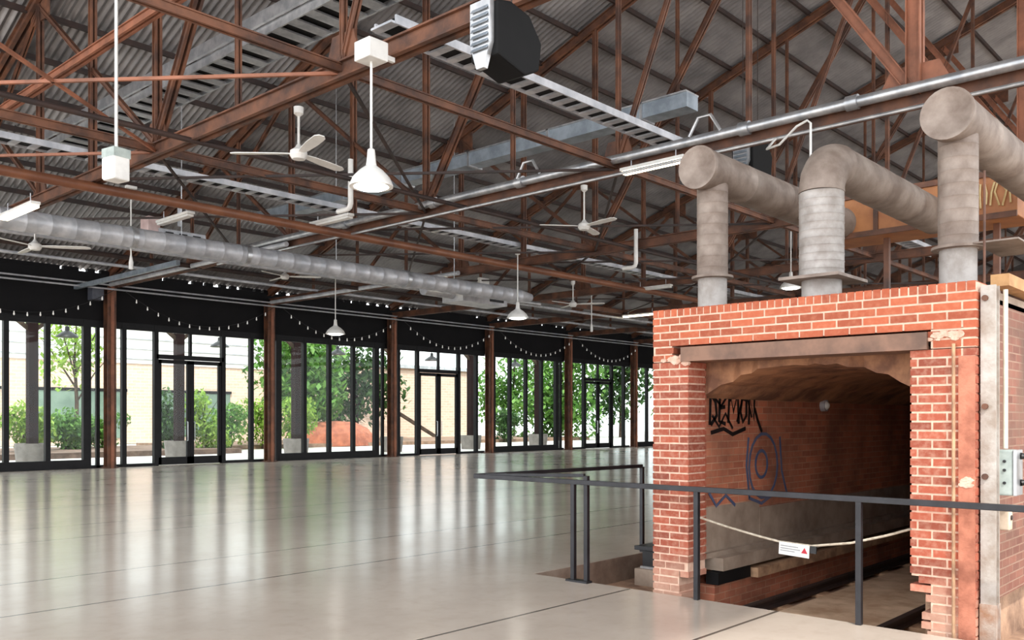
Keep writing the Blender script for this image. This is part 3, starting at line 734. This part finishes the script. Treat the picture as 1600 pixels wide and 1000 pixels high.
MB().path([(13.5,6.6,6.2),(12.9,6.45,5.87),(12.6,6.1,5.8),(12.5,5.78,5.98),(12.5,5.62,6.03),(12.5,5.57,5.98),(12.5,5.57,4.4)], .018, 8).build('cable', WHITE, smooth=True, label='thin white cable looping down behind the elbowed middle flue', category='cable', kind='thing')
# ------------------------------------------------------------------ fans
def fan(loc, label, rz, rod=.75, R=1.0):
    t = thing('ceiling_fan', label, 'ceiling fan', loc, rz, group='white ceiling fans')
    MB().tube((0,0,.08), (0,0,rod), .02, 8).build('downrod', WHITE, t, True)
    MB().lathe([(.03,rod-.14),(.075,rod-.1),(.08,rod),(.001,rod)], n=14).build('mounting_cup', WHITE, t, True)
    MB().lathe([(.001,-.1),(.1,-.09),(.14,-.03),(.13,.04),(.06,.09),(.03,.14)], n=18).build('motor', WHITE, t, True)
    for k in range(3):
        a = 2*PI*k/3; b = MB()
        pts = [(.1,-.035,.035),(.3,-.07,.07),(.6*R,-.09,.09),(.92*R,-.085,.085),(1.0*R,-.04,.04)]
        vs = []; 
        for r, y0, y1 in pts:
            for yv in (y0, y1):
                for dz in (0, .014): vs.append((r*math.cos(a)-yv*math.sin(a), r*math.sin(a)+yv*math.cos(a), -.01+dz-yv*.14))
        fs = []
        for i in range(len(pts)-1):
            o = i*4; p = o+4
            fs += [(o,p,p+2,o+2),(o+1,o+3,p+3,p+1),(o,o+1,p+1,p),(o+2,p+2,p+3,o+3)]
        fs += [(0,2,3,1), (len(vs)-4,len(vs)-3,len(vs)-1,len(vs)-2)]
        b.add(vs, fs).build('blade', WHITE, t)
    return t
fan((8.1, 11.9, 5.84), 'white three-bladed ceiling fan left of the lit dish pendant', math.radians(134), .72, 1.05)
fan((15.85, 12.3, 6.0), 'white ceiling fan in mid-hall hanging below the silver pipe', math.radians(20), .9, 1.0)
fan((15.9, 24.1, 6.15), 'white ceiling fan near the glazed wall above the first green-tree glazing', math.radians(-40), .75, 1.1)
fan((7.6, 21.3, 5.55), 'white ceiling fan at far left under the yellow fluorescent', math.radians(-35), .72, 1.15)
fan((24.5, 19.5, 5.7), 'distant white ceiling fan beyond the grey air unit', math.radians(60), .8, 1.1)

# ------------------------------------------------------------------ pendants and other lamps
def pendant(loc, label, rod, R, box=False, group='dish pendants'):
    t = thing('pendant_lamp', label, 'pendant lamp', loc, group=group)
    MB().lathe([(R,0),(R*1.0,.02),(R*.86,.11),(R*.55,.2),(R*.25,.26),(.06,.3),(.045,.46),(.02,.48)], n=32).build('shade', WHITE, t, True)
    MB().lathe([(.001,-.03),(R*.6,-.025),(R*.9,.012),(R*.5,.06),(.001,.08)], n=24).build('bulb', LAMP, t, True)
    MB().tube((0,0,.46), (0,0,rod), .016, 8).build('rod', WHITE, t, True)
    if box: MB().bar((.14,0,rod+.12), (.36,0,rod+.12), .05, .06).build('wall_bracket', WHITE, t)
    if box: MB().box(-.15, .15, -.15, .15, rod, rod+.24).build('ceiling_box', WHITE, t, bevel=.012)
    else: MB().lathe([(.07,rod-.06),(.07,rod),(.001,rod)], n=12).build('canopy', WHITE, t, True)
    return t
pendant((7.05, 8.8, 4.58), 'large lit white dish pendant hanging from a white box', 1.55, .27, True)
pendant((19.3, 17.4, 4.62), 'lit white dish pendant in the middle distance above the pit railing', 1.9, .31)
pendant((17.6, 23.8, 4.45), 'lit white dish pendant in front of the green-tree glazing', 1.9, .31)
pendant((24.7, 11.6, 5.5), 'lit white dish pendant seen behind the middle kiln flue', 2.0, .31)
for loc, rod, lab in (((9.35, 20.4, 5.25), 1.75, 'slim white rod with small lamp holder hanging left of the round duct bend'), ((27, 20.6, 5.1), 1.3, 'slim white rod with small lamp holder hanging far down the hall')):
    t = thing('lamp_holder', lab, 'lamp holder', loc)
    MB().tube((0,0,.1), (0,0,rod), .018, 8).build('rod', WHITE, t, True); MB().lathe([(.001,-.12),(.05,-.1),(.05,.05),(.02,.22)], n=12).build('holder', WHITE, t, True)
    MB().box(-.12, .12, -.05, .05, rod, rod+.06).build('mount', WHITE, t)
# hanging floodlight
t = thing('floodlight', 'bright white rectangular floodlight on a long white rod at upper left', 'floodlight', (5.3, 12.0, 4.88), math.radians(10))
MB().box(-.12, .12, -.13, .13, 0, .32).build('housing', WHITE, t, bevel=.02)
MB().box(-.132, -.12, -.11, .11, .02, .28).build('lit_panel', emit('soft_panel', (255,252,246), 2.2), t)
MB().box(-.125, .125, -.135, .135, .3, .42).build('yoke', SWG, t); MB().tube((0,0,.38), (0,0,7.5), .022, 8).build('rod', WHITE, t, True)
# fluorescent battens
def batten(loc, label, L_=1.3, lit=True):
    t = thing('fluorescent_batten', label, 'fluorescent light', loc, group='fluorescent battens under the trusses')
    MB().box(-.09, .09, -L_/2, L_/2, 0, .06).build('housing', WHITE, t, bevel=.008)
    MB().box(-.08, .08, -L_/2+.03, L_/2-.03, -.055, 0).build('diffuser', TUBEM if lit else WHITE, t, bevel=.015)
    for s_ in (-.35, .35): MB().tube((0, s_*L_, .06), (0, s_*L_, .25), .01, 6).build('hanger', DUCTG, t)
    return t
batten((TX[3]-.22, 9.0, 6.25), 'lit fluorescent batten beside the left kiln flue cap', 1.35)
batten((6.4, 18.75, 5.72), 'lit yellowish fluorescent batten at the left edge', 1.7)
batten((TX[4]-.2, 21.9, 6.25), 'lit fluorescent batten beside the grey air unit', 1.5)
batten((TX[6]-.2, 22.3, 6.25), 'lit fluorescent batten just left of the kiln top', 1.8)
batten((9.9, 19.4, 6.25), 'unlit white batten above the pale ventilation box', 1.5, False)
batten((12.6, 17.2, 6.32), 'unlit white batten just above the brown pipe near the pendant', 1.5, False)
batten((26.3, 17.4, 6.25), 'unlit white batten far down the hall beneath the fourth truss', 1.5, False)

# ------------------------------------------------------------------ outdoors
MB().box(-12, 110, WY+.2, 110, -.6, -.03).build('exterior_ground', two_tone('pale_paving', (206,202,196), (186,180,172), .6, .8), kind='structure')
MB().box(2, 24.5, 41, 50, -.03, .22).build('planting_bed_ground', two_tone('garden_soil', (128,104,90), (92,74,64), 2, .95, bmp=.5, bscale=6), kind='structure')
MB().box(26, 60, 46, 56, -.03, .2).build('planting_bed_ground_far', two_tone('garden_soil_far', (150,120,100), (110,90,76), 2, .95), kind='structure')
fb = thing('garden_building', 'long pale brick building across the garden with white upper storey', 'building', (0, 62, 0))
MB().box(-5, 42, 0, 6, 0, 5.6).build('brick_wall', BRICKFAR, fb); MB().box(-5, 42, -.1, 6, 5.6, 9.0).build('upper_siding', two_tone('white_siding', (238,236,232), (228,226,222), .5, .7), fb)
for k in range(5):
    w_ = MB(); w_.box(-2+8*k, 4+8*k, -.12, .02, .4, 3.6); wo = w_.build('garage_window', two_tone('green_grey_panel', (120,140,126), (96,116,104), .8, .5), fb)
    MB().box(-2.1+8*k, 4.1+8*k, -.16, -.12, 3.6, 3.8).build('window_head', FRAME, wo)
for z in (5.9, 6.6, 7.3, 8.0, 8.7): MB().box(-5, 42, -.16, -.1, z, z+.08).build('siding_batten', DUCTG, fb)
bw = thing('brick_shed', 'pale pink brick shed seen through the second pair of glass doors', 'building', (51, 58, 0))
MB().box(-9, 7, 0, 6, 0, 6.0).build('brick_wall', BRICKFAR, bw); MB().box(-9.3, 7.3, -.3, 6, 6.0, 6.3).build('roof_edge', DUCTG, bw)
MB().bar((-9.5, -1.2, 5.5), (1.5, -1.2, .2), .25, .25).build('raking_prop', TREAD, bw)
# posts with planters and barn lamps
pl0 = None
PLAB = ['brown timber post in a grey planter outside the leftmost glazing', 'grey post in a planter outside the first pair of glass doors', 'post in a planter outside the green-tree glazing',
        'post in a planter outside behind the column left of the second doors', 'post in a planter outside right of the second doors', 'post in a planter outside the far glazing']
for k in range(6):
    if pl0 is None:
        p = thing('canopy_post', '', 'post', group='posts outside the glazing'); pl0 = p
        MB().bar((0,0,.55), (0,0,6.3), .34, .34).build('shaft', two_tone('weathered_post', (40,26,25), (30,21,22), 2, .9, spec=.1), p)
        MB().lathe([(.55,0),(.62,.75),(.62,.8),(.54,.8),(.5,.6),(.001,.6)], n=20).build('planter', two_tone('planter_grey', (120,114,110), (98,92,88), 2, .8), p, True)
        MB().bar((0,0,5.1), (1.5,0,6.3), .14, .14).build('knee_brace', TREAD, p); MB().bar((0,0,5.1), (-1.5,0,6.3), .14, .14).build('knee_brace', TREAD, p)
    else: p = dup(pl0, (0,0,0))
    p.location = (13.1+5.97*k, 37, -.03); p['label'] = PLAB[k]
MB().bar((0, 37, 6.4), (60, 37, 6.4), .3, .24).build('canopy_rail', RUSTD, label='dark timber rail joining the outdoor posts', category='rail', kind='thing')
bl0 = None
BLAB = ['dark barn lamp outside the leftmost glazing', 'dark barn lamp outside the first pair of glass doors', 'dark barn lamp outside the green-tree glazing', 'dark barn lamp outside the second pair of doors', 'dark barn lamp outside the glazing right of the second doors']
for k, xx in enumerate((14.4, 21.0, 27.5, 33.9, 40.8)):
    if bl0 is None:
        p = thing('barn_lamp', '', 'barn lamp', group='outdoor barn lamps'); bl0 = p
        MB().lathe([(.42,0),(.4,.05),(.2,.2),(.09,.26),(.08,.42),(.001,.44)], n=20).build('shade', BLACK, p, True)
        MB().tube((0,0,.42), (0,0,1.4), .02, 6).build('rod', BLACK, p)
    else: p = dup(bl0, (0,0,0))
    p.location = (xx, 37, 4.95); p['label'] = BLAB[k]

random.seed(21)
def leaves(b, c, rx, ry, rz, n, s):
    for _ in range(n):
        while True:
            u = Vector((random.uniform(-1,1), random.uniform(-1,1), random.uniform(-1,1)))
            if .25 < u.length < 1: break
        p = Vector((c[0]+u.x*rx, c[1]+u.y*ry, c[2]+u.z*rz))
        m = Matrix.Rotation(random.uniform(0,6.3), 3, 'Z') @ Matrix.Rotation(random.uniform(-1.1,1.1), 3, 'X')
        w = s*random.uniform(.6,1.3)
        b.add([p+m@Vector(q) for q in ((-w*.3,0,0),(0,-w*.5,.02),(w*.3,0,0),(0,w*.6,-.05))], [(0,1,2,3)])
def tree(name, cat, label, x, y, h, r, zc, mat, n=1500, s=.35, blobs=9, trunk=.14, group='garden planting'):
    t = thing(name, label, cat, (x, y, 0), group=group)
    b = MB()
    for k in range(blobs):
        a = random.uniform(0, 6.28); q = random.uniform(0, .62)
        zz = zc+(h-zc)*random.uniform(.12,.85)
        leaves(b, (r*q*math.cos(a), r*q*math.sin(a), zz), r*.52, r*.52, (h-zc)*.26, n//blobs, s)
    b.build('foliage', mat, t)
    w = MB(); w.path([(0,0,-.1), (.05,0,h*.3), (-.06,.05,h*.6), (.04,0,h*.85)], trunk, 7, [trunk, trunk*.8, trunk*.55, trunk*.2])
    for k in range(5):
        a = 1.3*k; w.path([(0,0,h*.3+k*.1*h*.5), (r*.35*math.cos(a), r*.35*math.sin(a), h*.5+k*.05*h), (r*.65*math.cos(a), r*.65*math.sin(a), h*.62+k*.06*h)], trunk*.4, 5, [trunk*.45, trunk*.3, trunk*.1])
    w.build('trunk', TREAD, t)
    return t
G = 'garden planting'
tree('garden_tree', 'tree', 'tall green tree filling the glazing right of the first doors', 34, 50, 8.2, 4.4, 1.6, LEAFM, 4200, .5, 14)
tree('garden_tree', 'tree', 'dense darker tree behind the tall green one', 41.5, 53.5, 8.5, 3.8, 1.2, LEAFD, 3200, .5, 12)
tree('garden_tree', 'tree', 'loose pale tree behind the leftmost glazing', 21.5, 54, 8.8, 3.0, 3.6, LEAFY, 900, .35, 9)
tree('garden_tree', 'tree', 'green tree filling the glazing right of the second doors', 59.5, 49, 9, 4.6, .4, LEAFM, 4200, .55, 14)
tree('garden_tree', 'tree', 'dark tree behind the third pair of glass doors', 70, 50, 9, 4.6, .8, LEAFD, 3200, .6, 12)
tree('garden_tree', 'tree', 'green tree at far right of the glazing beside the kiln', 80, 48, 9, 5, .4, LEAFM, 3000, .6, 12)
tree('garden_tree', 'tree', 'green tree between the third doors and the second', 66, 60, 9, 4.5, .5, LEAFM, 2600, .6, 12)
SH = [(15.2,44,2.6,1.5,LEAFY,'yellow-green bush outside the leftmost glazing'), (17.8,46,2.2,1.4,LEAFM,'mid-green bush right of the leftmost planter'), (20.0,47,2.0,1.3,LEAFM,'low green bush left of the first glass doors'),
      (21.9,43.5,3.2,.9,LEAFD,'dark upright shrub behind the left leaf of the first doors'), (23.6,43,3.3,1.3,LEAFY,'bright tall bush behind the right leaf of the first doors'), (26.2,45,2.6,1.7,LEAFM,'green bush just right of the first doors'),
      (28.8,46,3.0,1.5,LEAFY,'yellow-green bush beside the column right of the first doors'), (30.4,44.5,2.8,1.3,LEAFY,'yellow-green bush under the tall green tree'), (12.6,45,2.3,1.3,LEAFD,'dark bush at the far left of the garden bed'),
      (49.5,46,2.4,1.3,LEAFD,'small dark bush behind the right leaf of the second doors')]
for x, y, h, r, m_, lab in SH: tree('garden_shrub', 'shrub', lab, x, y, h, r, .15, m_, 1700, .24, 8, .05)
rm = thing('brick_planter', 'low red-brown brick planter mound under the tall green tree', 'planter', (35.2, 47.5, 0))
MB().lathe([(2.9,0),(2.8,.6),(2.3,1.1),(1.4,1.5),(.001,1.6)], n=28).build('mound', two_tone('red_clay', (176,104,76), (140,80,60), 2, .9, bmp=.4), rm, True)
for p_ in range(1): rm.scale = (1, .6, 1)

# ------------------------------------------------------------------ light
w = bpy.data.worlds.new('sky'); S.world = w; w.use_nodes = True
bg = w.node_tree.nodes['Background']; bg.inputs[0].default_value = (.93,.97,1.0,1); bg.inputs[1].default_value = 1.75
sun = bpy.data.lights.new('sun', 'SUN'); so = bpy.data.objects.new('sun', sun); COL.objects.link(so)
sun.energy = 1.9; sun.angle = math.radians(1.2); sun.color = (1,.95,.87)
d = Vector((.35, .55, -.85)); so.rotation_euler = d.to_track_quat('-Z', 'Y').to_euler()

S.view_settings.view_transform = 'Standard'; S.view_settings.look = 'None'; S.view_settings.gamma = 1; S.view_settings.use_curve_mapping = False
S.view_settings.exposure = .95
S.cycles.use_denoising = True; S.cycles.use_adaptive_sampling = False
S.cycles.max_bounces = 8; S.cycles.diffuse_bounces = 5; S.cycles.transparent_max_bounces = 16
S.cycles.caustics_reflective = False; S.cycles.caustics_refractive = False
S.cycles.sample_clamp_indirect = 8
